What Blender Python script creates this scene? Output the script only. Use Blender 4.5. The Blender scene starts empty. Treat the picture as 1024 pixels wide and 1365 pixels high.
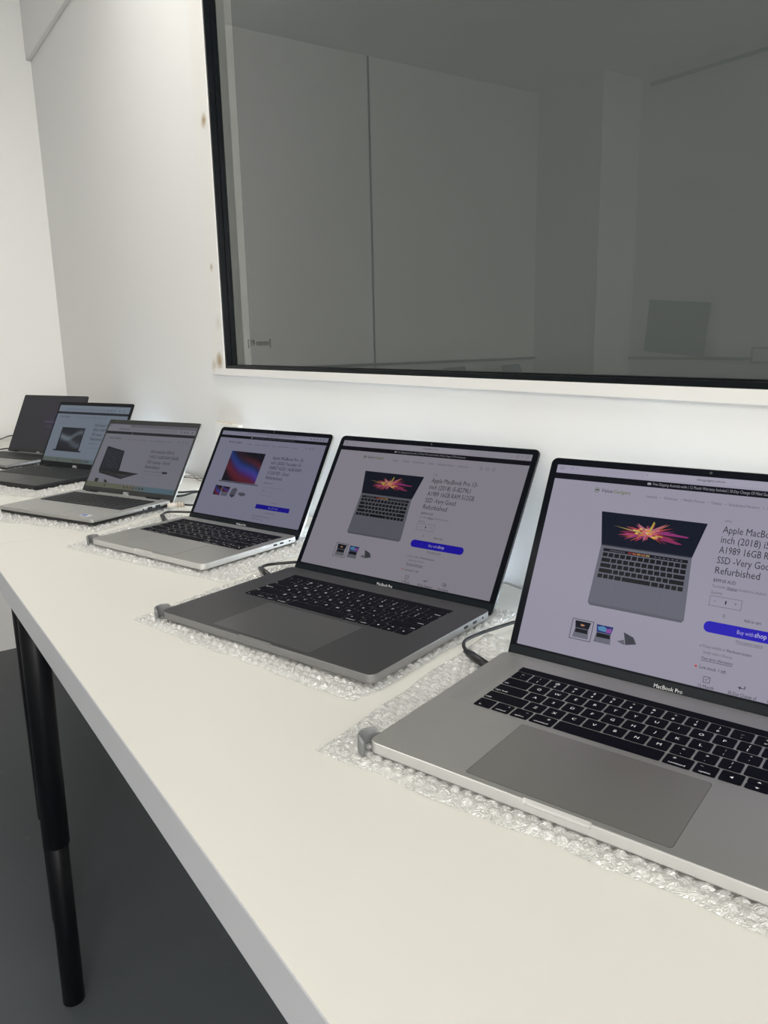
import bpy, bmesh, math, random
import numpy as np
from mathutils import Vector, Matrix
random.seed(7)
rng = np.random.default_rng(7)
scene = bpy.context.scene
COL = scene.collection

# ------------------------------------------------------------------ camera
FPX, HC, YAW, PITCH, ROLL = 1029.82, 0.3489, 0.9729, -0.2174, -0.0222
cam_d = bpy.data.cameras.new('camera')
cam = bpy.data.objects.new('camera', cam_d); COL.objects.link(cam)
cy, sy, cp, sp = math.cos(YAW), math.sin(YAW), math.cos(PITCH), math.sin(PITCH)
F = Vector((-sy*cp, cy*cp, sp)); R = Vector((cy, sy, 0)); U = R.cross(F)
R2 = math.cos(ROLL)*R + math.sin(ROLL)*U
U2 = -math.sin(ROLL)*R + math.cos(ROLL)*U
m = Matrix((R2, U2, -F)).transposed().to_4x4(); m.translation = (0, 0, HC)
cam.matrix_world = m
cam_d.sensor_fit = 'VERTICAL'; cam_d.sensor_height = 36.0
cam_d.lens = 36.0*FPX/1365.0
cam_d.clip_start = 0.02
scene.camera = cam

# ------------------------------------------------------------------ world, lights, exposure
w = bpy.data.worlds.new('world'); scene.world = w; w.use_nodes = True
w.node_tree.nodes['Background'].inputs[0].default_value = (0.75, 0.82, 0.9, 1)
w.node_tree.nodes['Background'].inputs[1].default_value = 0.3
scene.view_settings.view_transform = 'Standard'
scene.view_settings.look = 'None'
scene.view_settings.exposure = 0.0
scene.view_settings.gamma = 1.0
scene.view_settings.use_curve_mapping = False
CEIL, FLOOR = 1.72, -0.905
XL, YW = -3.4835, 0.7623
LIGHTS = [(2.0, -1.5, 18.5), (-1.6, 0.25, 4.1), (-0.6, -1.95, 2.0)]
LCOL = (1.0, 0.96, 0.89)
for i, (lx, ly_, p) in enumerate(LIGHTS):
    ld = bpy.data.lights.new('ceiling_lamp', 'AREA'); ld.shape = 'RECTANGLE'
    ld.size, ld.size_y, ld.energy, ld.color = 1.2, 0.55, p*3.0, LCOL
    lo = bpy.data.objects.new('ceiling_lamp', ld); COL.objects.link(lo)
    lo.location = (lx, ly_, CEIL-0.072)
dl = bpy.data.lights.new('right_fill_light', 'AREA'); dl.shape = 'RECTANGLE'      # added fill light by the right wall, which has no opening
dl.size, dl.size_y, dl.energy, dl.color = 1.6, 1.2, 58.0, (1.0, 0.985, 0.955)
dlo = bpy.data.objects.new('right_fill_light', dl); COL.objects.link(dlo)
dlo.location = (2.588, -0.8, 0.6); dlo.rotation_euler = (0, math.radians(90), 0)
FILL_BAR_E = 21.0
SCREEN = 1.0

# ------------------------------------------------------------------ helpers
def mat(name, col, rough=0.5, metal=0.0, spec=0.5, coat=0.0, emit=None, es=0.0, noise=None, bump=None, coat_r=0.05):
    M = bpy.data.materials.new(name); M.use_nodes = True
    nt = M.node_tree; b = nt.nodes['Principled BSDF']
    b.inputs['Base Color'].default_value = (*col, 1)
    b.inputs['Roughness'].default_value = rough; b.inputs['Metallic'].default_value = metal
    b.inputs['Specular IOR Level'].default_value = spec
    b.inputs['Coat Weight'].default_value = coat; b.inputs['Coat Roughness'].default_value = coat_r
    if emit: b.inputs['Emission Color'].default_value = (*emit, 1); b.inputs['Emission Strength'].default_value = es
    if noise or bump:
        tc = nt.nodes.new('ShaderNodeTexCoord')
    if noise:  # (scale, amount, detail)
        n = nt.nodes.new('ShaderNodeTexNoise'); n.inputs['Scale'].default_value = noise[0]; n.inputs['Detail'].default_value = noise[2]
        nt.links.new(tc.outputs['Object'], n.inputs['Vector'])
        mx = nt.nodes.new('ShaderNodeMix'); mx.data_type = 'RGBA'
        mx.inputs['A'].default_value = (*[c*(1-noise[1]) for c in col], 1)
        mx.inputs['B'].default_value = (*[min(1, c*(1+noise[1])) for c in col], 1)
        nt.links.new(n.outputs['Fac'], mx.inputs['Factor']); nt.links.new(mx.outputs['Result'], b.inputs['Base Color'])
    if bump:  # (scale, strength, distance)
        n = nt.nodes.new('ShaderNodeTexNoise'); n.inputs['Scale'].default_value = bump[0]; n.inputs['Detail'].default_value = 3
        nt.links.new(tc.outputs['Object'], n.inputs['Vector'])
        bp = nt.nodes.new('ShaderNodeBump'); bp.inputs['Strength'].default_value = bump[1]; bp.inputs['Distance'].default_value = bump[2]
        nt.links.new(n.outputs['Fac'], bp.inputs['Height']); nt.links.new(bp.outputs['Normal'], b.inputs['Normal'])
    return M

def link(name, me, m, parent=None, smooth=False):
    o = bpy.data.objects.new(name, me); COL.objects.link(o)
    if m is not None and not me.materials:
        for q in (m if isinstance(m, (list, tuple)) else [m]): me.materials.append(q)
    if parent is not None: o.parent = parent
    if smooth:
        for p in me.polygons: p.use_smooth = True
    return o

def bm_obj(name, bm, m, parent=None, smooth=False):
    bmesh.ops.recalc_face_normals(bm, faces=bm.faces)
    me = bpy.data.meshes.new(name); bm.to_mesh(me); bm.free()
    return link(name, me, m, parent, smooth)

def box(bm, x0, x1, y0, y1, z0, z1, mi=0):
    vs = [bm.verts.new(v) for v in ((x0,y0,z0),(x1,y0,z0),(x1,y1,z0),(x0,y1,z0),(x0,y0,z1),(x1,y0,z1),(x1,y1,z1),(x0,y1,z1))]
    for f in ((0,3,2,1),(4,5,6,7),(0,1,5,4),(1,2,6,5),(2,3,7,6),(3,0,4,7)):
        fc = bm.faces.new([vs[i] for i in f]); fc.material_index = mi
    return vs

def bevel_all(bm, w_, seg=2, angle=0.6):
    es = [e for e in bm.edges if len(e.link_faces) == 2 and e.calc_face_angle(0) > angle]
    bmesh.ops.bevel(bm, geom=es, offset=w_, segments=seg, affect='EDGES', profile=0.5)

def box_obj(name, dims, m, parent=None, bev=0):
    bm = bmesh.new(); box(bm, *dims)
    bmesh.ops.recalc_face_normals(bm, faces=bm.faces)
    if bev: bevel_all(bm, bev, 2)
    return bm_obj(name, bm, m, parent)

def rrect(x0, x1, y0, y1, r, seg=5):
    pts = []
    for cx, cy_, a0 in ((x1-r, y1-r, 0), (x0+r, y1-r, 90), (x0+r, y0+r, 180), (x1-r, y0+r, 270)):
        for k in range(seg+1):
            a = math.radians(a0+90*k/seg); pts.append((cx+r*math.cos(a), cy_+r*math.sin(a)))
    return pts

def prism(bm, pts, z0, z1, ch=0.0, mi=0):
    """extruded outline with an optional small chamfer on both rims"""
    n = len(pts)
    cx = sum(p[0] for p in pts)/n; cy_ = sum(p[1] for p in pts)/n
    xs = [p[0] for p in pts]; ys = [p[1] for p in pts]
    hw = (max(xs)-min(xs))/2; hh = (max(ys)-min(ys))/2
    mx, my = (max(xs)+min(xs))/2, (max(ys)+min(ys))/2
    def ring(z, ins):
        return [bm.verts.new((mx+(x-mx)*(1-ins/hw), my+(y-my)*(1-ins/hh), z)) for x, y in pts]
    if ch > 0: rings = [ring(z0, ch), ring(z0+ch, ch*0.3), ring(z0+ch*1.8, 0), ring(z1-ch*1.0, 0), ring(z1-ch*.3, ch*0.3), ring(z1, ch)]
    else: rings = [ring(z0, 0), ring(z1, 0)]
    fs = []
    for a, b in zip(rings, rings[1:]):
        for i in range(n): fs.append(bm.faces.new((a[i], a[(i+1) % n], b[(i+1) % n], b[i])))
    fs.append(bm.faces.new(rings[-1])); fs.append(bm.faces.new(rings[0][::-1]))
    for f in fs: f.material_index = mi

def prism_obj(name, pts, z0, z1, m, parent=None, ch=0.0):
    bm = bmesh.new(); prism(bm, pts, z0, z1, ch)
    return bm_obj(name, bm, m, parent)

def smooth_path(P, n=10):
    P = [Vector(p) for p in P]; out = []
    Q = [2*P[0]-P[1]] + P + [2*P[-1]-P[-2]]
    for i in range(1, len(Q)-2):
        a, b, c, d = Q[i-1:i+3]
        for k in range(n):
            t = k/n
            out.append(0.5*((2*b)+(c-a)*t+(2*a-5*b+4*c-d)*t*t+(3*b-a-3*c+d)*t**3))
    out.append(P[-1]); return out

def tube(bm, P, r, seg=10):
    rings = []; prev = None
    for i, p in enumerate(P):
        t = (P[min(i+1, len(P)-1)]-P[max(i-1, 0)]).normalized()
        up = Vector((0, 0, 1)) if abs(t.z) < 0.9 else Vector((1, 0, 0))
        if prev is not None: up = prev
        s = t.cross(up).normalized(); u = s.cross(t).normalized(); prev = u
        rr = r(i/(len(P)-1)) if callable(r) else r
        rings.append([bm.verts.new(p+rr*(math.cos(2*math.pi*k/seg)*s+math.sin(2*math.pi*k/seg)*u)) for k in range(seg)])
    for a, b in zip(rings, rings[1:]):
        for k in range(seg): bm.faces.new((a[k], a[(k+1) % seg], b[(k+1) % seg], b[k]))
    bm.faces.new(rings[0][::-1]); bm.faces.new(rings[-1])

def cyl(bm, x, y, z0, z1, r, seg=32, x2=None, y2=None, ch=0.0):
    x2 = x if x2 is None else x2; y2 = y if y2 is None else y2
    lv = [(0, r-ch), (ch, r), (1, r), (1, r-ch)] if ch else [(0, r), (1, r)]
    hs = [(z0, r-ch), (z0+ch, r), (z1-ch, r), (z1, r-ch)] if ch else [(z0, r), (z1, r)]
    rings = []
    for z, rr in hs:
        t = (z-z0)/(z1-z0); cx = x+(x2-x)*t; cy_ = y+(y2-y)*t
        rings.append([bm.verts.new((cx+rr*math.cos(2*math.pi*k/seg), cy_+rr*math.sin(2*math.pi*k/seg), z)) for k in range(seg)])
    for a, b in zip(rings, rings[1:]):
        for k in range(seg): bm.faces.new((a[k], a[(k+1) % seg], b[(k+1) % seg], b[k]))
    bm.faces.new(rings[0][::-1]); bm.faces.new(rings[-1])

def empty(name, loc=(0,0,0), rz=0.0):
    o = bpy.data.objects.new(name, None); COL.objects.link(o)
    o.location = loc; o.rotation_euler = (0, 0, rz); o.empty_display_size = 0.05
    return o
def tag(o, label=None, cat=None, group=None, kind=None):
    if label: o['label'] = label
    if cat: o['category'] = cat
    if group: o['group'] = group
    if kind: o['kind'] = kind
    return o
def struct(o): o['kind'] = 'structure'; return o

_tc = {}
def text_geo(s):
    """flat triangulated text, unit size: (verts Nx2, faces, width)"""
    if s in _tc: return _tc[s]
    cu = bpy.data.curves.new('t', 'FONT'); cu.body = s; cu.resolution_u = 2
    o = bpy.data.objects.new('t', cu); COL.objects.link(o)
    bpy.context.view_layer.update()
    ev = o.evaluated_get(bpy.context.evaluated_depsgraph_get())
    me = ev.to_mesh()
    V = np.array([v.co[:2] for v in me.vertices]) if len(me.vertices) else np.zeros((0, 2))
    Fc = [list(p.vertices) for p in me.polygons]
    ev.to_mesh_clear(); bpy.data.objects.remove(o); bpy.data.curves.remove(cu)
    if len(V): V[:, 0] -= V[:, 0].min()
    _tc[s] = (V, Fc, V[:, 0].max() if len(V) else 0)
    return _tc[s]

# ------------------------------------------------------------------ materials
M = {}
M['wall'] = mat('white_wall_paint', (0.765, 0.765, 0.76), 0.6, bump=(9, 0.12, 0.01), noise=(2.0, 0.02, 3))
M['wall_l'] = mat('white_plaster_paint', (0.85, 0.85, 0.835), 0.5, bump=(14, 0.1, 0.01), noise=(2.5, 0.02, 3))
M['ceil'] = mat('ceiling_paint', (0.86, 0.86, 0.85), 0.7)
M['table'] = mat('cream_laminate', (0.76, 0.75, 0.697), 0.33, noise=(1.2, 0.012, 2), bump=(400, 0.03, 0.0005))
M['edge'] = mat('grey_edge_band', (0.50, 0.51, 0.545), 0.45)
M['leg'] = mat('black_powder_coat', (0.003, 0.0035, 0.005), 0.38, spec=0.16)
M['black_frame'] = mat('black_gasket', (0.005, 0.007, 0.009), 0.35, spec=0.15)
M['panel'] = mat('unlit_room_grey', (0.213, 0.225, 0.226), 0.9, spec=0.1, noise=(1.5, 0.05, 2))
M['silver'] = mat('silver_aluminium', (0.43, 0.43, 0.412), 0.40, metal=0.85, bump=(2500, 0.04, 0.0001))
M['silver_pad'] = mat('silver_touchpad_glass', (0.285, 0.28, 0.262), 0.34, metal=0.75)
M['silver_rim_lit'] = mat('painted_lit_silver_rim', (0.60, 0.60, 0.588), 0.42, metal=0.5)  # side faces paler than the deck, light put into the colour
M['grey_rim_lit'] = mat('grey_rim_lit', (0.24, 0.24, 0.24), 0.42, metal=0.45)  # same lit tone painted for the dark grey body
M['silver_pad3'] = mat('pale_silver_touchpad', (0.44, 0.437, 0.42), 0.36, metal=0.8)
M['grey_al'] = mat('space_grey_aluminium', (0.085, 0.085, 0.088), 0.40, metal=0.8, bump=(2500, 0.04, 0.0001))
M['grey_pad'] = mat('space_grey_touchpad_glass', (0.125, 0.125, 0.127), 0.33, metal=0.7)
M['groove'] = mat('dark_groove', (0.05, 0.05, 0.05), 0.6)
M['key'] = mat('black_keycap', (0.003, 0.003, 0.007), 0.5, spec=0.05)
M['legend'] = mat('white_key_legend', (0.75, 0.75, 0.78), 0.5, emit=(0.8, 0.82, 0.9), es=0.12)
M['bezel'] = mat('black_glass_bezel', (0.003, 0.004, 0.007), 0.12, spec=0.10)
M['chin'] = mat('dark_glass_chin', (0.007, 0.010, 0.013), 0.16, spec=0.18)
M['mbtext'] = mat('silver_print', (0.55, 0.56, 0.57), 0.4, emit=(0.6,0.6,0.6), es=0.12)
M['dell_text'] = mat('pale_print', (0.75, 0.75, 0.75), 0.4, emit=(1,1,1), es=0.15)
M['dell_bezel'] = mat('dark_grey_plastic_bezel', (0.030, 0.032, 0.033), 0.55, spec=0.2)
M['dell_silver'] = mat('silver_painted_shell', (0.42, 0.42, 0.41), 0.42, metal=0.6)
M['dell_black'] = mat('black_soft_shell', (0.012, 0.0125, 0.014), 0.38, spec=0.35)
M['black_bezel'] = mat('black_plastic_bezel', (0.005, 0.006, 0.008), 0.5, spec=0.15)
M['dell_grey'] = mat('grey_metal_palmrest', (0.26, 0.26, 0.255), 0.4, metal=0.5)
M['dark_key'] = mat('charcoal_keycap', (0.020, 0.022, 0.024), 0.5, spec=0.2)
M['well'] = mat('dark_key_well', (0.09, 0.092, 0.095), 0.5)
M['port'] = mat('port_void', (0.004, 0.004, 0.005), 0.6)
M['rubber'] = mat('grey_rubber', (0.20, 0.205, 0.21), 0.42)
M['cable'] = mat('black_cable', (0.012, 0.012, 0.014), 0.35)
M['thin_cable'] = mat('grey_wire', (0.12, 0.12, 0.12), 0.5)
M['stick_w'] = mat('white_sticker', (0.7, 0.72, 0.75), 0.4)
M['stick_b'] = mat('blue_sticker_print', (0.03, 0.08, 0.45), 0.4)
M['white_pl'] = mat('white_plastic', (0.80, 0.79, 0.765), 0.35)
M['tan'] = mat('dusty_tan_tape', (0.68, 0.61, 0.52), 0.8, noise=(60, 0.3, 4))
M['trunk'] = mat('grey_trunking', (0.13, 0.14, 0.14), 0.5)
M['board'] = mat('blue_grey_board', (0.11, 0.155, 0.23), 0.6)
M['ink'] = mat('marker_ink', (0.07, 0.07, 0.07), 0.6)
M['strip'] = mat('added_fill_glow', (0.9, 0.9, 0.9), 0.5, emit=(0.72, 0.86, 1.0), es=FILL_BAR_E)  # emitter of the added bars behind the lids
M['lamp_body'] = mat('white_lamp_housing', (0.8, 0.8, 0.8), 0.4)

def floor_mat():
    Mt = mat('grey_floor_paint', (0.062, 0.070, 0.078), 0.36, spec=0.45, bump=(7, 0.08, 0.01))
    nt = Mt.node_tree; b = nt.nodes['Principled BSDF']
    tc = nt.nodes.new('ShaderNodeTexCoord')
    n1 = nt.nodes.new('ShaderNodeTexNoise'); n1.inputs['Scale'].default_value = 2.2; n1.inputs['Detail'].default_value = 5
    nt.links.new(tc.outputs['Object'], n1.inputs['Vector'])
    mx = nt.nodes.new('ShaderNodeMix'); mx.data_type = 'RGBA'
    mx.inputs['A'].default_value = (0.060, 0.070, 0.078, 1); mx.inputs['B'].default_value = (0.086, 0.096, 0.105, 1)
    nt.links.new(n1.outputs['Fac'], mx.inputs['Factor'])
    n2 = nt.nodes.new('ShaderNodeTexNoise'); n2.inputs['Scale'].default_value = 26; n2.inputs['Detail'].default_value = 3
    nt.links.new(tc.outputs['Object'], n2.inputs['Vector'])
    cr = nt.nodes.new('ShaderNodeValToRGB'); cr.color_ramp.elements[0].position = 0.68; cr.color_ramp.elements[1].position = 0.76
    cr.color_ramp.elements[1].color = (0.35, 0.35, 0.35, 1)
    nt.links.new(n2.outputs['Fac'], cr.inputs['Fac'])
    m2 = nt.nodes.new('ShaderNodeMix'); m2.data_type = 'RGBA'; m2.inputs['B'].default_value = (0.13, 0.14, 0.15, 1)
    nt.links.new(cr.outputs['Color'], m2.inputs['Factor']); nt.links.new(mx.outputs['Result'], m2.inputs['A'])
    nt.links.new(m2.outputs['Result'], b.inputs['Base Color'])
    return Mt
M['floor'] = floor_mat()

def trim_mat():
    """cream white trim paint with brown glue stains at three places"""
    Mt = mat('white_trim_paint', (0.80, 0.785, 0.75), 0.4)
    nt = Mt.node_tree; b = nt.nodes['Principled BSDF']
    g = nt.nodes.new('ShaderNodeNewGeometry')
    n = nt.nodes.new('ShaderNodeTexNoise'); n.inputs['Scale'].default_value = 70; n.inputs['Detail'].default_value = 5
    nt.links.new(g.outputs['Position'], n.inputs['Vector'])
    acc = None
    for (px, pz, r, amt) in ((-1.806, 0.85, 0.020, 1), (-1.818, 0.53, 0.012, .8), (-1.806, 0.312, 0.024, 1.2), (-1.84, 0.30, 0.02, .5), (-1.80, 0.40, 0.02, .25)):
        sb = nt.nodes.new('ShaderNodeVectorMath'); sb.operation = 'DISTANCE'; sb.inputs[1].default_value = (px, YW-0.008, pz)
        nt.links.new(g.outputs['Position'], sb.inputs[0])
        mr = nt.nodes.new('ShaderNodeMapRange'); mr.inputs[1].default_value = r; mr.inputs[2].default_value = 0
        mr.inputs[3].default_value = 0; mr.inputs[4].default_value = amt
        nt.links.new(sb.outputs['Value'], mr.inputs[0])
        if acc is None: acc = mr.outputs[0]
        else:
            ad = nt.nodes.new('ShaderNodeMath'); ad.operation = 'ADD'
            nt.links.new(acc, ad.inputs[0]); nt.links.new(mr.outputs[0], ad.inputs[1]); acc = ad.outputs[0]
    mu = nt.nodes.new('ShaderNodeMath'); mu.operation = 'MULTIPLY'; nt.links.new(acc, mu.inputs[0]); nt.links.new(n.outputs['Fac'], mu.inputs[1])
    m2 = nt.nodes.new('ShaderNodeMath'); m2.operation = 'MULTIPLY'; m2.inputs[1].default_value = 2.2; m2.use_clamp = True
    nt.links.new(mu.outputs[0], m2.inputs[0])
    mx = nt.nodes.new('ShaderNodeMix'); mx.data_type = 'RGBA'
    mx.inputs['A'].default_value = (0.765, 0.755, 0.735, 1); mx.inputs['B'].default_value = (0.36, 0.27, 0.14, 1)
    nt.links.new(m2.outputs[0], mx.inputs['Factor']); nt.links.new(mx.outputs['Result'], b.inputs['Base Color'])
    return Mt
M['trim'] = trim_mat()

def glass_mat(front=True):
    Mt = bpy.data.materials.new('tinted_window_glass'); Mt.use_nodes = True
    nt = Mt.node_tree; nt.nodes.clear()
    out = nt.nodes.new('ShaderNodeOutputMaterial')
    tr = nt.nodes.new('ShaderNodeBsdfTransparent'); tr.inputs[0].default_value = (0.94, 0.96, 0.95, 1)
    gl = nt.nodes.new('ShaderNodeBsdfGlossy'); gl.inputs['Roughness'].default_value = 0.004; gl.inputs['Color'].default_value = (1, 1, 1, 1)
    fr = nt.nodes.new('ShaderNodeFresnel'); fr.inputs['IOR'].default_value = 1.52
    # both faces of the pane reflect: 2R/(1+R)
    a = nt.nodes.new('ShaderNodeMath'); a.operation = 'ADD'; a.inputs[1].default_value = 1.0
    b = nt.nodes.new('ShaderNodeMath'); b.operation = 'DIVIDE'
    c = nt.nodes.new('ShaderNodeMath'); c.operation = 'MULTIPLY'; c.inputs[1].default_value = 1.65; c.use_clamp = True
    nt.links.new(fr.outputs[0], a.inputs[0]); nt.links.new(fr.outputs[0], b.inputs[0]); nt.links.new(a.outputs[0], b.inputs[1])
    nt.links.new(b.outputs[0], c.inputs[0])
    mx = nt.nodes.new('ShaderNodeMixShader')
    nt.links.new(c.outputs[0], mx.inputs[0]); nt.links.new(tr.outputs[0], mx.inputs[1]); nt.links.new(gl.outputs[0], mx.inputs[2])
    nt.links.new(mx.outputs[0], out.inputs[0])
    return Mt
M['glass'] = glass_mat()

def wrap_mat():
    """clear crinkled film: part see-through, part milky, part shiny"""
    Mt = bpy.data.materials.new('clear_bubble_film'); Mt.use_nodes = True
    nt = Mt.node_tree; nt.nodes.clear(); N = nt.nodes.new; Lk = nt.links.new
    out = N('ShaderNodeOutputMaterial'); tc = N('ShaderNodeTexCoord')
    n = N('ShaderNodeTexNoise'); n.inputs['Scale'].default_value = 170; n.inputs['Detail'].default_value = 2; n.inputs['Distortion'].default_value = 2.5
    Lk(tc.outputs['Object'], n.inputs['Vector'])
    bp = N('ShaderNodeBump'); bp.inputs['Strength'].default_value = 1.0; bp.inputs['Distance'].default_value = 0.0035
    Lk(n.outputs['Fac'], bp.inputs['Height'])
    tr = N('ShaderNodeBsdfTransparent'); tr.inputs[0].default_value = (0.97, 0.97, 0.96, 1)
    df = N('ShaderNodeBsdfDiffuse'); df.inputs[0].default_value = (0.95, 0.95, 0.93, 1)
    gl = N('ShaderNodeBsdfGlossy'); gl.inputs['Roughness'].default_value = 0.055; gl.inputs['Color'].default_value = (1, 1, 1, 1)
    Lk(bp.outputs['Normal'], gl.inputs['Normal']); Lk(bp.outputs['Normal'], df.inputs['Normal'])
    m1 = N('ShaderNodeMixShader'); m1.inputs[0].default_value = 0.42; Lk(tr.outputs[0], m1.inputs[1]); Lk(df.outputs[0], m1.inputs[2])
    m2 = N('ShaderNodeMixShader'); m2.inputs[0].default_value = 0.27; Lk(m1.outputs[0], m2.inputs[1]); Lk(gl.outputs[0], m2.inputs[2])
    Lk(m2.outputs[0], out.inputs[0])
    return Mt
M['wrap'] = wrap_mat()

def screen_mat(name, rough, spec):
    Mt = mat(name, (0.003, 0.003, 0.004), rough, spec=spec)
    nt = Mt.node_tree; b = nt.nodes['Principled BSDF']
    at = nt.nodes.new('ShaderNodeAttribute'); at.attribute_name = 'Col'
    nt.links.new(at.outputs['Color'], b.inputs['Emission Color']); b.inputs['Emission Strength'].default_value = SCREEN
    return Mt
M['scr_gloss'] = screen_mat('lit_glossy_screen', 0.12, 0.06)
M['scr_matte'] = screen_mat('lit_matte_screen', 0.5, 0.15)

# ------------------------------------------------------------------ room shell
XR, YB = 2.6, -2.266          # right wall, far wall behind the camera
YP, XP = -1.951, -3.01        # pier in the far left corner
struct(box_obj('floor', (XL-.1, XR+.1, YB-.1, YW+.2, FLOOR-.1, FLOOR), M['floor']))
struct(box_obj('ceiling', (XL-.1, XR+.1, YB-.1, YW+.2, CEIL, CEIL+.1), M['ceil']))
struct(box_obj('wall_left', (XL-.1, XL, YB-.1, YW+.2, FLOOR, CEIL), M['wall_l']))
struct(box_obj('wall_right', (XR, XR+.1, YB-.1, YW+.2, FLOOR, CEIL), M['wall_l']))
bm = bmesh.new()
box(bm, XL, XR, YB-.1, YB, FLOOR, CEIL); box(bm, XL, XP, YB, YP, FLOOR, CEIL)
struct(bm_obj('wall_back', bm, M['wall_l']))
# window wall with its opening
OX0, OX1, OZ0, OZ1 = -1.7784, 1.35, 0.2934, 1.36
bm = bmesh.new()
box(bm, XL, OX0, YW, YW+.2, FLOOR, CEIL); box(bm, OX1, XR, YW, YW+.2, FLOOR, CEIL)
box(bm, OX0, OX1, YW, YW+.2, FLOOR, OZ0); box(bm, OX0, OX1, YW, YW+.2, OZ1, CEIL)
bmesh.ops.remove_doubles(bm, verts=bm.verts, dist=1e-5)
struct(bm_obj('wall_front', bm, M['wall']))
# thicker upper band of the window wall
struct(box_obj('trim_1', (XL, XR, YW-.018, YW, 1.437, CEIL), M['wall'], None, 0.003))
# architraves round the window
struct(box_obj('trim_2', (-1.8555, OX0+.0005, YW-.007, YW, OZ0, OZ1+.07), M['trim'], None, 0.0012))
struct(box_obj('trim_3', (-1.8555, OX1+.07, YW-.009, YW, 0.2775, OZ0), M['trim'], None, 0.0012))
struct(box_obj('trim_4', (OX0, OX1+.07, YW-.007, YW, OZ1, OZ1+.07), M['trim'], None, 0.0012))
# window: black rebated frame, glass, white reveal beyond, panel painted dark for the unlit room behind
win = struct(empty('window_1', (OX0, YW, OZ0)))
def wpart(name, d, m, bev=0):
    o = box_obj(name, (d[0]-OX0, d[1]-OX0, d[2]-YW, d[3]-YW, d[4]-OZ0, d[5]-OZ0), m, win, bev); return o
FW = 0.0068; GY = YW+0.020
bm = bmesh.new()
def wb(x0, x1, y0, y1, z0, z1): box(bm, x0-OX0, x1-OX0, y0-YW, y1-YW, z0-OZ0, z1-OZ0)
for (x0, x1, z0, z1) in ((OX0, OX0+FW, OZ0, OZ1), (OX1-FW, OX1, OZ0, OZ1), (OX0, OX1, OZ0, OZ0+FW), (OX0, OX1, OZ1-FW, OZ1)):
    wb(x0, x1, YW-.004, GY+.004, z0, z1)
# second inner ridge of the gasket
wb(OX0+FW-.001, OX0+FW+.0035, YW+.010, GY, OZ0+FW, OZ1-FW)
wb(OX0+FW, OX1-FW, YW+.010, GY, OZ0+FW-.001, OZ0+FW+.0018)
bm_obj('frame', bm, M['black_frame'], win)
me = bpy.data.meshes.new('glass_pane')
me.from_pydata([(FW, .020, FW), (OX1-OX0-FW, .020, FW), (OX1-OX0-FW, .020, OZ1-OZ0-FW), (FW, .020, OZ1-OZ0-FW)], [], [(0, 1, 2, 3)])
link('glass_pane', me, M['glass'], win)
bm = bmesh.new()
RD = YW+.056+.004
wb(OX0, OX0+.010, GY+.004, RD, OZ0, OZ1); wb(OX1-.010, OX1, GY+.004, RD, OZ0, OZ1)
wb(OX0, OX1, GY+.004, RD, OZ0, OZ0+.004); wb(OX0, OX1, GY+.004, RD, OZ1-.004, OZ1)
bm_obj('reveal', bm, M['white_pl'], win)
wpart('dark_room_panel', (OX0, OX1, RD, RD+.01, OZ0, OZ1), M['panel'])
# handwriting on the pane
bm = bmesh.new()
V, Fc, wd = text_geo('[19 mmm]')
vs = [bm.verts.new((0.085+v[0]*0.115/wd, 0.0192, 0.052+v[1]*0.020)) for v in V]
for f in Fc:
    try: bm.faces.new([vs[i] for i in f])
    except ValueError: pass
bm_obj('marker_writing', bm, M['ink'], win)
fill_frame = struct(empty('fill_light_frame', (XR, -0.8, .6)))  # unseen frame added round the fill light
bm = bmesh.new()
for (a, b, c, d) in ((-.66, .66, .80, .86), (-.66, .66, -.86, -.80), (-.66, -.60, -.80, .80), (.60, .66, -.80, .80)):
    box(bm, -.03, 0, c, d, a, b)
bm_obj('frame', bm, M['white_pl'], fill_frame)
# seam strip on the left wall and skirting-height trunking (seen in the glass)
struct(box_obj('trim_5', (XL, XL+.004, -.775, -.765, -.1, CEIL), M['trunk']))
bm = bmesh.new(); box(bm, XL, XL+.014, YP, -.2, .222, .236); bevel_all(bm, .002, 1)
tag(bm_obj('cable_trunking', bm, M['trunk']), 'grey cable trunking running along the left wall behind the camera', 'trunking')
bm = bmesh.new(); box(bm, XP, -2.235, YB, YB+.016, .213, .229); bevel_all(bm, .002, 1)
tag(bm_obj('cable_trunking', bm, M['trunk']), 'grey cable trunking on the far wall below the blue grey board', 'trunking')
sb = empty('socket_box', (-2.15, YB, .24)); tag(sb, 'grey socket box at the end of the far wall trunking', 'socket')
box_obj('housing', (-.085, .085, .0, .045, -.04, .04), M['trunk'], sb, .004)
box_obj('faceplate', (-.07, .07, .045, .050, -.03, .03), M['white_pl'], sb, .001)
bd = empty('display_board', (-2.705, YB+.02, .245)); bd.rotation_euler = (0, 0.09, 0); tag(bd, 'blue grey display board standing on the far wall trunking', 'board')
box_obj('sheet', (-.19, .19, -.002, .010, 0, .285), M['board'], bd, .001)
bm = bmesh.new(); tube(bm, [Vector((XP+.08, YB+.03, CEIL-.05)), Vector((-1.5, YB+.03, CEIL-.075)), Vector((0.5, YB+.03, CEIL-.075))], .010)
bm_p = bm_obj('ceiling_pipe', bm, M['trunk'], None, True); tag(bm_p, 'thin grey pipe running under the ceiling on the far wall', 'pipe')
# lamp housings over the ceiling lamps (out of view above the camera)
for (lx, ly_, p) in LIGHTS:
    o = box_obj('ceiling_light', (lx-.62, lx+.62, ly_-.3, ly_+.3, CEIL-.07, CEIL-.0), M['lamp_body'], None, .004)
    tag(o, {2.0: 'flat ceiling light panel near the right wall', -1.6: 'flat ceiling light panel above the far end of the tables', -0.6: 'flat ceiling light panel at the back of the room'}[lx], 'light')

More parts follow.
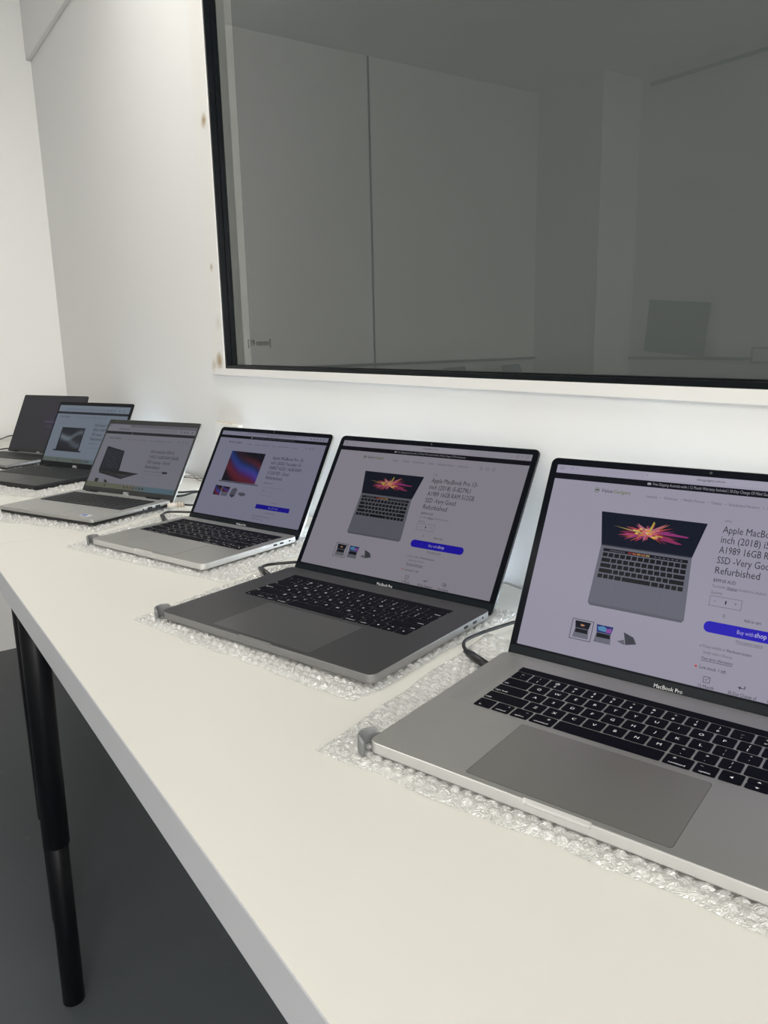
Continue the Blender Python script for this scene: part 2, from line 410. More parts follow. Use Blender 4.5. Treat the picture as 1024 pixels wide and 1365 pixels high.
# socket with dusty top on the wall behind the laptops
so = empty('wall_socket', (-1.774, YW, .085)); tag(so, 'white wall socket box with a tan dusty top behind the small silver laptop', 'socket')
box_obj('housing', (-.070, .070, -.014, 0, -.045, .0765), M['white_pl'], so, .002)
box_obj('dusty_top', (-.066, .03, -.0125, -.001, .0762, .0778), M['tan'], so, 0)
box_obj('faceplate', (-.064, .064, -.017, -.014, -.040, .068), M['white_pl'], so, .001)

YE = 0.750
for (x0, x1, y_, lab) in ((-.685, -.42, .703, 'added cool white fill bar hidden behind the nearest silver laptop'), (-1.27, -.83, .705, 'added cool white fill bar hidden behind the dark grey laptop'),
                      (-1.83, -1.43, .710, 'added cool white fill bar hidden behind the small silver laptop'), (-2.55, -2.17, .712, 'added cool white fill bar hidden behind the silver laptop with the sticker')):
    lb = empty('hidden_fill_bar', ((x0+x1)/2, y_, 0)); tag(lb, lab, 'light', 'added fill bars hidden behind the laptops')  # unseen bars added to brighten the wall foot behind the lids
    h_ = (x1-x0)/2
    box_obj('channel', (-h_-.004, h_+.004, -.008, .008, 0, .005), M['white_pl'], lb, .001)
    box_obj('diffuser', (-h_, h_, -.006, .006, .005, .013), M['strip'], lb, .002)

# ------------------------------------------------------------------ tables
YF = 0.1608; TH = 0.0405
SEAM = -1.5385
def leg(parent, x, y, dy=0.0, zj=-.555):
    bm = bmesh.new(); cyl(bm, x, y+dy*.35, zj-.005, -TH-.004, .0238, 32, x2=x, y2=y+dy, ch=.0015)
    o = bm_obj('leg', bm, M['leg'], parent, True)
    bm = bmesh.new(); cyl(bm, x, y, FLOOR, zj, .0205, 32, x2=x, y2=y+dy*.35, ch=.0015)
    bm_obj('lower_tube', bm, M['leg'], o, True)
    bm = bmesh.new(); cyl(bm, x, y+dy, -TH-.004, -TH, .042, 24)
    bm_obj('mounting_plate', bm, M['leg'], o)
    return o
def table(x0, x1, legs, label):
    t = empty('table', ((x0+x1)/2, (YF+YE)/2, FLOOR)); tag(t, label, 'table', 'white tables set end to end along the window wall')
    hold = bpy.data.objects.new('tabletop', None)
    bm = bmesh.new(); box(bm, x0, x1, YF+.0012, YE, -TH, 0); bevel_all(bm, .0006, 1)
    parts = [bm_obj('tabletop', bm, M['table'])]
    bm = bmesh.new(); box(bm, x0, x1, YF, YF+.0012, -TH, -.0008); parts.append(bm_obj('edge_band', bm, M['edge']))
    bpy.data.objects.remove(hold)
    for L_ in legs: parts.append(leg(None, *L_))
    for p in parts:
        p.parent = t; p.location = (-(x0+x1)/2, -(YF+YE)/2, -FLOOR)
    return t
table(SEAM+.0006, 0.46, ((-1.418, .200, .012), (-1.41, .66), (.34, .2), (.34, .66)), 'long white table on black telescopic legs carrying the three nearest laptops')
table(-3.46, SEAM-.0006, ((-1.665, .232, .004, -.64), (-1.67, .66), (-3.33, .2), (-3.33, .66)), 'white table against the left wall carrying the three far dark and silver laptops')

# ------------------------------------------------------------------ bubble wrap
def bubble_wrap(pos, rz, corners, foot, label, wh=.0045, step=.0026, pitch=.0112, crumple=0.0, seed=0):
    """corners: local quad FL FR BR BL (metres in the laptop's frame); foot: laptop footprint kept below wh"""
    r = np.random.default_rng(seed)
    FL, FR, BR, BL = [np.array(c, float) for c in corners]
    nu = int(np.linalg.norm(FR-FL)/step); nv = int(np.linalg.norm(BL-FL)/step)
    u = np.linspace(0, 1, nu); v = np.linspace(0, 1, nv)
    Ug, Vg = np.meshgrid(u, v)
    P = (FL*(1-Ug)[..., None]+FR*Ug[..., None])*(1-Vg)[..., None]+(BL*(1-Ug)[..., None]+BR*Ug[..., None])*Vg[..., None]
    X, Y = P[..., 0].copy(), P[..., 1].copy()
    def wavy(t, amp, n, s):
        rr = np.random.default_rng(s); o_ = 0
        for k in range(n): o_ = o_+rr.normal()*np.sin(t*(9+k*23)+rr.uniform(0, 6))*amp/(1+k*.5)
        return o_
    du = np.minimum(Ug, 1-Ug); dv = np.minimum(Vg, 1-Vg)
    X += wavy(Y*1.0, .0016, 6, seed+1)*(1-np.clip(du*8, 0, 1)); Y += wavy(X, .0016, 6, seed+2)*(1-np.clip(dv*8, 0, 1))
    # hexagonal bubbles
    row = np.round(Y/(pitch*.866)); off = (row % 2)*.5
    cx = (np.round(X/pitch-off)+off)*pitch; cyy = row*pitch*.866
    jit = np.sin(cx*1913.7+cyy*733.1)*.5+.5
    d = np.sqrt((X-cx)**2+(Y-cyy)**2)/(pitch*.46)
    bub = np.sqrt(np.clip(1-d**2, 0, 1))*(0.62+.38*jit)
    low = 0
    for k in range(7):
        a = r.uniform(0, 6.28); f = r.uniform(15, 90); low = low+np.sin((X*np.cos(a)+Y*np.sin(a))*f+r.uniform(0, 6))/7
    Z = .0009+wh*.95*bub+.00015*r.random(X.shape)+.0008*np.clip(low, 0, 1)
    edge = np.clip(np.minimum(du*np.linalg.norm(FR-FL), dv*np.linalg.norm(BL-FL))/.007, 0, 1)
    Z = .0004+Z*edge**.7
    if crumple:
        cr = 0
        for k in range(9):
            a = r.uniform(0, 6.28); f = r.uniform(30, 120); cr = cr+np.abs(np.sin((X*np.cos(a)+Y*np.sin(a))*f+r.uniform(0, 6)))/9
        Z += crumple*np.clip(cr-.35, 0, 1)*edge
    x0, x1, y0, y1 = foot
    md = np.maximum(np.maximum(x0-X, X-x1), np.maximum(y0-Y, Y-y1))
    cap = wh-.0002+np.clip(md, 0, .012)*.35*(1+crumple*60)
    Z = np.minimum(Z, cap)
    verts = np.stack([X.ravel(), Y.ravel(), Z.ravel()], 1)
    idx = np.arange(nu*nv).reshape(nv, nu)
    faces = np.stack([idx[:-1, :-1].ravel(), idx[:-1, 1:].ravel(), idx[1:, 1:].ravel(), idx[1:, :-1].ravel()], 1)
    me = bpy.data.meshes.new('bubble_wrap_sheet')
    me.from_pydata(verts.tolist(), [], faces.tolist())
    o = link('bubble_wrap_sheet', me, M['wrap'], None, True)
    o.location = (pos[0], pos[1], 0.0002); o.rotation_euler = (0, 0, rz)
    tag(o, label, 'bubble wrap', 'bubble wrap sheets under the laptops')
    return o

# ------------------------------------------------------------------ screen pages
class Page:
    """web page drawn as flat coloured polygons; x right 0..1, y down 0..1"""
    def __init__(s, W, H, gain=(1, 1, 1), bg=(.6, .6, .6)):
        s.W, s.H, s.g = W, H, gain; s.v = []; s.f = []; s.c = []; s.k = 0
        s.poly([(0, 0), (1, 0), (1, 1), (0, 1)], bg)
    def col(s, c): return tuple(a*b for a, b in zip(c, s.g))+(1,)
    def poly(s, pts, c, lift=1):
        s.k += lift; z = s.k*4e-6; b = len(s.v)
        for x, y in pts: s.v.append((x*s.W, (1-y)*s.H, z))
        s.f.append(list(range(b, b+len(pts)))[::-1]); s.c.append(s.col(c) if len(c) == 3 else c)
    def rect(s, x0, y0, x1, y1, c, r=0, lift=1):
        if r:
            ax = r; ay = r*s.W/s.H; pts = []
            for qx, qy, a0 in ((x1-ax, y0+ay, -90), (x1-ax, y1-ay, 0), (x0+ax, y1-ay, 90), (x0+ax, y0+ay, 180)):
                for k in range(7):
                    a = math.radians(a0+15*k); pts.append((qx+ax*math.cos(a), qy+ay*math.sin(a)))
            s.poly(pts, c, lift)
        else: s.poly([(x0, y0), (x1, y0), (x1, y1), (x0, y1)], c, lift)
    def frame(s, x0, y0, x1, y1, c, t=.0015):
        ty = t*s.W/s.H
        s.rect(x0, y0, x1, y0+ty, c); s.rect(x0, y1-ty, x1, y1, c); s.rect(x0, y0, x0+t, y1, c); s.rect(x1-t, y0, x1, y1, c)
    def text(s, t, x0, y, x1, c, h=None):
        """baseline y, fitted between x0 and x1; h = em height as a fraction of H"""
        V, Fc, wd = text_geo(t)
        if not len(V): return
        sx = (x1-x0)*s.W/wd; sz = h*s.H if h else sx
        s.k += 1; z = s.k*4e-6; b = len(s.v)
        for v in V: s.v.append((x0*s.W+v[0]*sx, (1-y)*s.H+v[1]*sz, z))
        for f in Fc: s.f.append([b+i for i in f]); s.c.append(s.col(c))
    def quadmap(s, q):
        def mp(u, v):
            (ax, ay), (bx, by), (cx, cy_), (dx, dy) = q
            return ((ax*(1-u)+bx*u)*(1-v)+(dx*(1-u)+cx*u)*v, (ay*(1-u)+by*u)*(1-v)+(dy*(1-u)+cy_*u)*v)
        return mp
    def grid(s, q, fn, nu, nv):
        mp = s.quadmap(q); s.k += 1; k = s.k
        for i in range(nu):
            for j in range(nv):
                s.k = k-1
                s.poly([mp(i/nu, j/nv), mp((i+1)/nu, j/nv), mp((i+1)/nu, (j+1)/nv), mp(i/nu, (j+1)/nv)], fn((i+.5)/nu, (j+.5)/nv))
    def build(s, parent, m, x0, v0, z0):
        me = bpy.data.meshes.new('display'); me.from_pydata([(x+x0, y+v0, z+z0) for x, y, z in s.v], [], s.f)
        ca = me.color_attributes.new('Col', 'FLOAT_COLOR', 'CORNER')
        arr = []
        for p, c in zip(me.polygons, s.c): arr += list(c)*len(p.vertices)
        ca.data.foreach_set('color', arr)
        return link('display', me, m, parent)

INK = (.045, .045, .055); MID = (.17, .165, .185); LGT = (.30, .295, .33)
def burst(pg, cx, cy_, rx, ry, seed=3, n=110, clip=None):
    r = random.Random(seed)
    cols = [(.50, .05, .09), (.62, .12, .05), (.70, .26, .05), (.55, .09, .20), (.36, .05, .22), (.75, .42, .10), (.42, .04, .05), (.25, .04, .13), (.22, .02, .05), (.60, .20, .26)]
    for i in range(n):
        a = r.uniform(0, 2*math.pi); L_ = r.uniform(.25, 1.0)**1.2*(1.0 if abs(math.cos(a)) > .5 else .8); wv = r.uniform(.02, .075)
        dx, dy = math.cos(a), math.sin(a)
        px, py = -dy*wv, dx*wv
        pts = [(cx+rx*px, cy_+ry*py), (cx+rx*(dx*L_*.55+px*.9), cy_+ry*(dy*L_*.55+py*.9)), (cx+rx*dx*L_, cy_+ry*dy*L_), (cx+rx*(dx*L_*.6-px*.8), cy_+ry*(dy*L_*.6-py*.8)), (cx-rx*px, cy_-ry*py)]
        pg.poly(pts, r.choice(cols))
    for i in range(46):
        a = r.uniform(0, 6.28); d = r.uniform(0, .42); q = r.uniform(.03, .08)
        x, y = cx+rx*d*math.cos(a), cy_+ry*d*math.sin(a)
        pg.poly([(x+rx*q*math.cos(t*.9)*(1+.3*(t % 2)), y+ry*q*math.sin(t*.9)*(1+.3*(t % 2))) for t in range(7)], r.choice([(.95, .62, .12), (.9, .4, .08), (.95, .78, .3), (.8, .15, .2), (.85, .2, .35)]))
def deck_keys(pg, q, rows=5, c=(.012, .012, .016), n=14):
    mp = pg.quadmap(q)
    for j in range(rows):
        v0, v1 = j/rows+.02, (j+1)/rows-.03; i = 0
        ws = [1]*n
        if j == 1: ws = [1.6]+[1]*(n-2)
        if j == 2: ws = [1.9]+[1]*(n-4)+[1.9]
        if j == 3: ws = [2.4]+[1]*(n-5)+[2.4]
        if j == 4: ws = [1, 1, 1, 1.3, 5, 1.3, 1, 1, 1, 1]
        tot = sum(ws); u = 0
        for wv in ws:
            u0, u1 = u/tot+.006, (u+wv)/tot-.006; u += wv
            pg.poly([mp(u0, v0), mp(u1, v0), mp(u1, v1), mp(u0, v1)], c, lift=0 if i else 1); i = 1
def shop_header(pg, y, x=(0.149, 0.269), navx=None, dy=0.0, logo=(.30, .16, .03)):
    pg.text('Value Gadgets', x[0]+.022, y+.006, x[1], INK, .026)
    pg.text('Gadgets', x[0]+.022+(x[1]-x[0]-.022)*.44, y+.006, x[1], (.16, .20, .03), .026)
def mac_page(gain):
    pg = Page(.3315, .2071, gain, (.46, .435, .53))
    W1 = (.46, .44, .535)
    # browser bar
    pg.rect(0, 0, 1, .045, (.50, .475, .585))
    pg.frame(.012, .010, .024, .026, MID, .0012); pg.text('<', .052, .024, .058, MID, .026); pg.text('>', .071, .024, .077, LGT, .026)
    pg.rect(.03, .016, .034, .019, MID)
    pg.rect(.30, .004, .70, .034, (.54, .515, .62), .008)
    pg.frame(.306, .012, .312, .024, LGT, .001)
    pg.text('valuegadgets.com.au', .462, .024, .545, (.10, .10, .13), .020)
    pg.text('+', .953, .026, .96, MID, .03)
    pg.frame(.932, .011, .941, .027, MID, .0012); pg.frame(.972, .010, .984, .027, MID, .0012)
    # black notice band
    pg.rect(0, .046, 1, .079, (.006, .006, .012))
    pg.rect(.316, .056, .328, .068, (.45, .44, .5), .002)
    pg.text('Free Shipping Australia-wide | 12 Month Warranty Included | 30-Day Change Of Mind Guarantee', .334, .068, .694, (.42, .41, .47), .021)
    # header
    for k in range(14):
        a, b = 6.283*k/14, 6.283*(k+1)/14
        pg.poly([(.157+.0085*math.cos(a), .122+.0136*math.sin(a)), (.157+.0085*math.cos(b), .122+.0136*math.sin(b)), (.157+.0068*math.cos(b), .122+.0109*math.sin(b)), (.157+.0068*math.cos(a), .122+.0109*math.sin(a))], (.12, .22, .05), lift=0 if k else 1)
    pg.rect(.152, .118, .163, .124, INK, .002)
    pg.text('Value', .172, .130, .211, INK, .027); pg.text('Gadgets', .214, .130, .269, (.17, .22, .04), .027)
    for t, a, b in (('Laptops', .322, .355), ('Desktops', .378, .417), ('Mobile Phones', .435, .498), ('Tablets', .517, .548), ('Refurbished Monitors', .568, .652), ('Accessories', .672, .722)):
        pg.text(t, a, .134, b, MID, .019)
        pg.poly([(b+.008, .126), (b+.014, .126), (b+.011, .131)], LGT)
    for x in (.785, .815, .845): pg.frame(x-.006, .120, x+.006, .138, MID, .0014)
    # product picture
    scr = [(.189, .233), (.5195, .233), (.494, .407), (.211, .407)]
    pg.poly(scr, (.008, .012, .028))
    burst(pg, .347, .318, .105, .072)
    pg.poly([(.237, .300), (.335, .318), (.335, .326)], (.55, .42, .12)); pg.poly([(.358, .31), (.366, .262), (.362, .256), (.353, .30)], (.6, .5, .08))
    pg.poly([(.40, .325), (.46, .352), (.445, .356), (.39, .345)], (.35, .04, .14)); pg.poly([(.39, .30), (.475, .312), (.47, .318), (.39, .318)], (.38, .05, .22))
    deck = [(.211, .407), (.494, .407), (.5065, .712), (.500, .725), (.216, .725), (.2075, .712)]
    pg.poly(deck, (.185, .19, .235)); pg.poly([(.213, .405), (.493, .405), (.4935, .411), (.2125, .411)], (.05, .05, .065))
    pg.poly([(.2075, .712), (.5065, .712), (.500, .7255), (.216, .7255)], (.15, .155, .19))
    pg.poly([(.222, .424), (.485, .424), (.4855, .440), (.2215, .440)], (.012, .012, .02))
    for i, c in enumerate(((.30, .03, .03), (.42, .10, .05), (.45, .22, .08), (.40, .16, .06), (.42, .30, .12))):
        pg.rect(.302+i*.014, .428, .314+i*.014, .437, c)
    for i in range(7): pg.rect(.245+i*.007, .430, .249+i*.007, .435, (.2, .2, .22)); pg.rect(.385+i*.013, .430, .391+i*.013, .435, (.16, .16, .2))
    deck_keys(pg, [(.222, .443), (.4855, .443), (.488, .583), (.219, .583)])
    pg.frame(.285, .600, .425, .712, (.155, .16, .20), .001)
    # thumbnails
    def mini(x0, y0, x1, y1, sc):
        h_ = y1-y0
        pg.poly([(x0, y0), (x1, y0), (x1-.004, y0+h_*.42), (x0+.004, y0+h_*.42)], sc)
        pg.poly([(x0+.004, y0+h_*.42), (x1-.004, y0+h_*.42), (x1, y1), (x0, y1)], (.20, .205, .25))
        pg.poly([(x0+.006, y0+h_*.46), (x1-.006, y0+h_*.46), (x1-.005, y0+h_*.70), (x0+.005, y0+h_*.70)], (.014, .014, .02))
    pg.frame(.172, .807, .243, .911, (.08, .08, .10), .002)
    mini(.182, .816, .234, .900, (.008, .010, .02)); burst(pg, .208, .834, .017, .014, 5, 10)
    mini(.253, .814, .307, .902, (.02, .04, .22)); pg.poly([(.257, .825), (.275, .818), (.292, .830), (.285, .845), (.262, .843)], (.12, .35, .6)); pg.poly([(.284, .830), (.302, .822), (.303, .845), (.288, .848)], (.35, .10, .45))
    pg.poly([(.341, .826), (.373, .842), (.385, .872), (.353, .885)], (.075, .078, .095)); pg.poly([(.325, .876), (.345, .862), (.352, .884), (.347, .886)], (.18, .18, .22))
    pg.text('o', .361, .862, .366, (.02, .02, .03), .02)
    # right column
    pg.text('APPLE', .567, .215, .586, MID, .014)
    for t, y, b in (('Apple MacBook Pro 13-', .268, .797), ('inch (2018) i5-8279U', .3175, .771), ('A1989 16GB RAM 512GB', .367, .799), ('SSD -Very Good', .4165, .719), ('Refurbished', .466, .687)):
        pg.text(t, .566, y, b, INK, .048)
    pg.text('$499.00 AUD', .566, .506, .628, INK, .024)
    pg.text('Tax included.', .566, .532, .604, MID, .018); pg.text('Shipping', .607, .532, .634, INK, .018); pg.text('calculated at checkout.', .637, .532, .713, MID, .018)
    pg.rect(.607, .534, .634, .5355, INK)
    pg.text('Quantity', .566, .562, .598, MID, .018)
    pg.frame(.566, .572, .654, .620, MID, .0012); pg.text('-', .578, .602, .583, MID, .03); pg.text('1', .609, .603, .613, INK, .024); pg.text('+', .634, .603, .641, MID, .026)
    pg.text('Add to cart', .667, .667, .712, INK, .021); pg.frame(.610, .650, .616, .664, MID, .0012)
    pg.rect(.564, .692, .825, .744, (.018, .008, .62), .0155)
    pg.text('Buy with', .655, .726, .698, (.55, .52, .8), .026); pg.text('shop', .701, .726, .732, (.8, .78, .95), .032)
    pg.text('More payment options', .657, .766, .727, MID, .018); pg.rect(.657, .769, .727, .7705, MID)
    pg.text('Pickup available at', .573, .816, .633, MID, .019); pg.text('Warehouse location', .636, .816, .703, INK, .019)
    pg.poly([(.563, .812), (.565, .816), (.570, .806), (.569, .805), (.565, .813)], INK)
    pg.text('Usually ready in 24 hours', .576, .843, .655, MID, .018)
    pg.text('View store information', .574, .871, .659, INK, .020); pg.rect(.574, .875, .659, .877, INK)
    pg.rect(.561, .903, .567, .912, (.75, .06, .03), .002)
    pg.text('Low stock: 1 left', .574, .914, .646, INK, .022)
    pg.frame(.590, .945, .609, .973, INK, .0014); pg.poly([(.594, .958), (.598, .964), (.605, .950), (.604, .949), (.598, .961), (.595, .957)], INK)
    pg.poly([(.683, .960), (.690, .953), (.690, .959), (.700, .959), (.700, .948), (.702, .948), (.702, .962), (.690, .962), (.690, .967)], INK)
    pg.frame(.776, .947, .790, .964, INK, .0014); pg.frame(.786, .954, .796, .970, INK, .0014)
    pg.text('12 Month', .580, .998, .622, INK, .022); pg.text('30-Day Change of', .660, .998, .734, INK, .022); pg.text('Free Shipping', .762, .998, .812, INK, .022)
    return pg
def mac13_page(gain):
    pg = Page(.2865, .179, gain, (.46, .46, .56))
    pg.rect(0, 0, 1, .048, (.50, .50, .60)); pg.rect(.25, .004, .72, .022, (.40, .40, .48), .004); pg.text('valuegadgets.com.au', .45, .040, .56, MID, .020)
    for i in range(5): pg.rect(.85+i*.027, .018, .858+i*.027, .032, MID)
    pg.rect(0, .049, 1, .082, (.006, .008, .012)); pg.rect(.305, .058, .318, .072, (.45, .45, .5), .002)
    pg.text('Free Shipping Australia-wide | 12 Month Warranty Included | 30-Day Change Of Mind', .33, .071, .71, (.22, .22, .26), .020)
    pg.text('Value Gadgets', .12, .139, .233, INK, .028); pg.rect(.104, .125, .115, .137, INK, .003)
    for t, a, b in (('Laptops', .295, .332), ('Desktops', .365, .410), ('Mobile Phones', .432, .50), ('Tablets', .525, .562), ('Refurbished Monitors', .585, .69), ('Accessories', .712, .765)):
        pg.text(t, a, .146, b, MID, .020)
    for x in (.84, .872, .904): pg.frame(x-.006, .124, x+.006, .142, MID, .0016)
    q = [(.167, .235), (.497, .237), (.491, .590), (.162, .590)]
    def fn(u, v):
        f1 = v-(.10+.75*u+.10*math.sin(5*u)); f2 = v-(.45+.25*u+.12*math.sin(6*u+1))
        base = np.array((.018, .018, .035))
        blue = np.array((.02, .10, .42))*math.exp(-(f1+.03)**2/.022)+np.array((.14, .03, .42))*math.exp(-(f1-.08)**2/.02)*(u**.8)
        red = np.array((.30, .025, .03))*math.exp(-(f1-.33)**2/.03)+np.array((.22, .03, .02))*math.exp(-(f1+.30)**2/.012)*u
        return tuple((base+blue*1.0+red)*.72)
    pg.grid(q, fn, 26, 24)
    pg.poly([(.140, .592), (.515, .592), (.535, .606), (.142, .606)], (.16, .16, .19)); pg.poly([(.29, .592), (.37, .592), (.365, .599), (.295, .599)], (.07, .07, .09))
    pg.grid([(.126, .652), (.198, .655), (.196, .768), (.128, .765)], fn, 8, 8)
    pg.grid([(.202, .655), (.276, .658), (.272, .722), (.204, .72)], fn, 8, 6); pg.rect(.206, .722, .270, .765, (.22, .22, .27)); 
    pg.poly([(.300, .675), (.330, .655), (.352, .675), (.345, .745), (.315, .770), (.290, .745)], (.17, .175, .21)); pg.poly([(.29, .745), (.33, .735), (.345, .75), (.32, .775)], (.08, .08, .1))
    pg.poly([(.372, .705), (.42, .698), (.448, .722), (.41, .745), (.375, .728)], (.16, .165, .2))
    pg.text('APPLE', .573, .222, .592, LGT, .014)
    for t, y, b in (('Apple MacBook Pro 13-', .287, .855), ('inch (2020) Touchbar i5-', .343, .85), ('1068G7 A2251 16GB RAM', .399, .86), ('512GB SSD - Good', .457, .765), ('Refurbished', .514, .718)):
        pg.text(t, .574, y, b, INK, .052)
    pg.text('$749.00 AUD', .573, .568, .655, MID, .024); pg.text('Tax included. Shipping calculated at checkout.', .573, .612, .762, LGT, .018)
    pg.text('Quantity', .575, .645, .61, MID, .018); pg.frame(.580, .658, .676, .700, LGT, .0014)
    pg.text('Add to cart', .70, .772, .755, MID, .021)
    pg.rect(.572, .800, .877, .848, (.018, .010, .50)); pg.text('Buy with shop', .69, .832, .775, (.4, .4, .8), .028)
    pg.text('More payment options', .676, .886, .762, MID, .018)
    pg.text('Pickup available at Warehouse location', .573, .934, .735, MID, .019); pg.text('Usually ready in 24 hours', .575, .966, .675, MID, .018)
    return pg
def taskbar(pg, y0, c1, c2):
    pg.grid([(0, y0), (1, y0), (1, 1), (0, 1)], lambda u, v: tuple(np.array(c1)*(1-min(1, max(0, (u-.55)*6)))+np.array(c2)*min(1, max(0, (u-.55)*6))), 24, 1)
    ym = (y0+1)/2
    for i, c in enumerate(((.08, .08, .1), (.16, .08, .06), (.22, .10, .06), (.08, .08, .16), (.05, .2, .3), (.04, .04, .05), (.02, .02, .03))):
        pg.rect(.44+i*.035, ym-.013, .456+i*.035, ym+.013, c, .003)
    pg.rect(.215, ym-.012, .23, ym+.012, (.05, .06, .06)); pg.text('12:41 PM', .93, ym+.010, .975, MID, .02)
def dell_page(gain):
    pg = Page(.2938, .1652, gain, (.44, .435, .52))
    pg.rect(0, 0, 1, .045, (.30, .295, .35)); pg.rect(.02, .008, .26, .045, (.46, .455, .54), .004)
    pg.rect(0, .045, 1, .115, (.47, .465, .55)); pg.rect(.12, .055, .80, .100, (.41, .405, .48), .010); pg.text('valuegadgets.com.au', .15, .088, .26, MID, .03)
    for x in (.84, .875, .905, .955): pg.rect(x, .068, x+.012, .09, MID, .002)
    pg.rect(0, .118, 1, .160, (.03, .032, .036)); pg.rect(.30, .130, .315, .148, (.3, .3, .33)); pg.text('Free Shipping Australia-wide | 12 Month Warranty', .33, .147, .60, (.14, .14, .16), .022)
    pg.text('Value Gadgets', .055, .236, .205, INK, .034)
    for t, a, b in (('Laptops', .28, .32), ('Desktops', .345, .395), ('Mobile Phones', .42, .50), ('Tablets', .53, .57), ('Refurbished Monitors', .60, .71), ('Accessories', .73, .79)):
        pg.text(t, a, .243, b, MID, .024)
    for x in (.86, .90, .94): pg.frame(x-.007, .215, x+.007, .24, MID, .0018)
    # open dark laptop picture
    pg.poly([(.082, .362), (.299, .420), (.322, .73), (.085, .745)], (.02, .021, .026)); pg.poly([(.092, .385), (.288, .432), (.306, .71), (.10, .72)], (.045, .05, .07))
    for i in range(22):
        a, b = random.uniform(.11, .27), random.uniform(.43, .70); pg.poly([(a, b), (a+.014, b+.004), (a+.014, b+.012), (a, b+.009)], (.10, .12, .18))
    pg.poly([(.085, .745), (.322, .728), (.555, .745), (.385, .842), (.10, .775)], (.055, .056, .06)); pg.poly([(.16, .748), (.33, .737), (.46, .748), (.40, .775)], (.018, .018, .02))
    pg.poly([(.29, .785), (.40, .772), (.46, .79), (.36, .812)], (.10, .10, .11)); pg.poly([(.10, .775), (.385, .842), (.39, .852), (.10, .786)], (.02, .02, .022))
    pg.rect(.085, .870, .125, .925, (.04, .04, .05)); pg.poly([(.19, .875), (.225, .89), (.24, .93), (.20, .92)], (.06, .06, .07))
    for t, y, b in (('Dell Latitude 5320 i5-', .418, .86), ('1145G7 16GB RAM 256GB', .498, .918), ('SSD Laptop - Good', .575, .845), ('Refurbished', .652, .752)):
        pg.text(t, .597, y, b, INK, .066)
    pg.text('$549.00 AUD  $699.00 AUD', .597, .706, .79, MID, .026); pg.rect(.80, .684, .855, .712, (.03, .03, .05), .006)
    pg.text('Tax included. Shipping calculated at checkout.', .597, .752, .82, LGT, .022); pg.text('Quantity', .60, .80, .64, LGT, .02)
    pg.frame(.60, .82, .70, .86, LGT, .0014)
    taskbar(pg, .925, (.30, .31, .22), (.20, .34, .42))
    return pg
def dell_dark_page(gain, Wd, Hd):
    pg = Page(Wd, Hd, gain, (.33, .40, .50))
    pg.rect(0, 0, 1, .10, (.36, .44, .54)); pg.rect(.10, .05, .8, .09, (.32, .39, .48), .008)
    for x in (.7, .75, .80, .86, .92): pg.rect(x, .06, x+.012, .08, (.14, .17, .2))
    pg.rect(0, .115, 1, .155, (.03, .035, .05)); pg.text('Value Gadgets', .05, .215, .2, INK, .04)
    for a in (.28, .36, .44, .52, .60, .68): pg.rect(a, .20, a+.05, .212, (.25, .3, .37))
    q = [(.155, .40), (.47, .41), (.44, .76), (.15, .77)]
    pg.poly([(.14, .395), (.475, .395), (.475, .79), (.14, .79)], (.018, .02, .026))
    def fn(u, v):
        d = math.exp(-((v-.35-.18*math.sin(5*u))**2)/.012)*.22+math.exp(-((v-.65+.2*math.sin(4*u+1))**2)/.02)*.16
        return (.03+d*.7, .035+d*.85, .05+d)
    pg.grid([(.155, .41), (.46, .41), (.46, .76), (.155, .76)], fn, 14, 14)
    pg.poly([(.10, .79), (.515, .79), (.50, .815), (.115, .815)], (.03, .03, .035))
    for t, y, b in (('Dell Latitude 7400 i5-', .35, .85), ('8365U 16GB RAM 256GB', .43, .90), ('SSD Laptop - Good', .51, .83), ('Refurbished', .59, .74)):
        pg.text(t, .59, y, b, INK, .066)
    pg.text('$449.00 AUD', .59, .66, .70, (.12, .14, .18), .03); pg.text('Tax included. Shipping calculated at checkout.', .59, .73, .85, (.2, .24, .3), .024)
    taskbar(pg, .925, (.20, .25, .22), (.22, .30, .36))
    return pg
def dark_page(gain, Wd, Hd):
    pg = Page(Wd, Hd, gain, (.028, .027, .030))
    pg.grid([(0, 0), (1, 0), (1, 1), (0, 1)], lambda u, v: (.027+.02*math.exp(-((u-.75)**2+(v-.45)**2)/.06)*.4, .026, .029+.04*math.exp(-((u-.75)**2+(v-.45)**2)/.06)*.6), 14, 8)
    pg.rect(.44, .455, .80, .47, (.075, .065, .12)); pg.rect(.50, .55, .72, .56, (.06, .05, .10))
    return pg

# ------------------------------------------------------------------ keyboards
MAC_ROWS = [
    [('`', '~', 1), ('1', '!', 1), ('2', '@', 1), ('3', '#', 1), ('4', '$', 1), ('5', '%', 1), ('6', '^', 1), ('7', '&', 1), ('8', '*', 1), ('9', '(', 1), ('0', ')', 1), ('-', '_', 1), ('=', '+', 1), ('delete', '', 1.5)],
    [('tab', '', 1.5)]+[(c, '', 1) for c in 'QWERTYUIOP']+[('[', '{', 1), (']', '}', 1), ('\\', '|', 1)],
    [('caps lock', '', 1.75)]+[(c, '', 1) for c in 'ASDFGHJKL']+[(';', ':', 1), ("'", '"', 1), ('return', '', 1.75)],
    [('shift', '', 2.25)]+[(c, '', 1) for c in 'ZXCVBNM']+[(',', '<', 1), ('.', '>', 1), ('/', '?', 1), ('shift', '', 2.25)],
    [('fn', '', 1), ('control', '^', 1), ('option', '~', 1), ('command', '#', 1.25), ('', '', 5), ('command', '#', 1.25), ('option', '~', 1), ('<', '', 1), ('UD', '', 1), ('>', '', 1)],
]
_km = {}
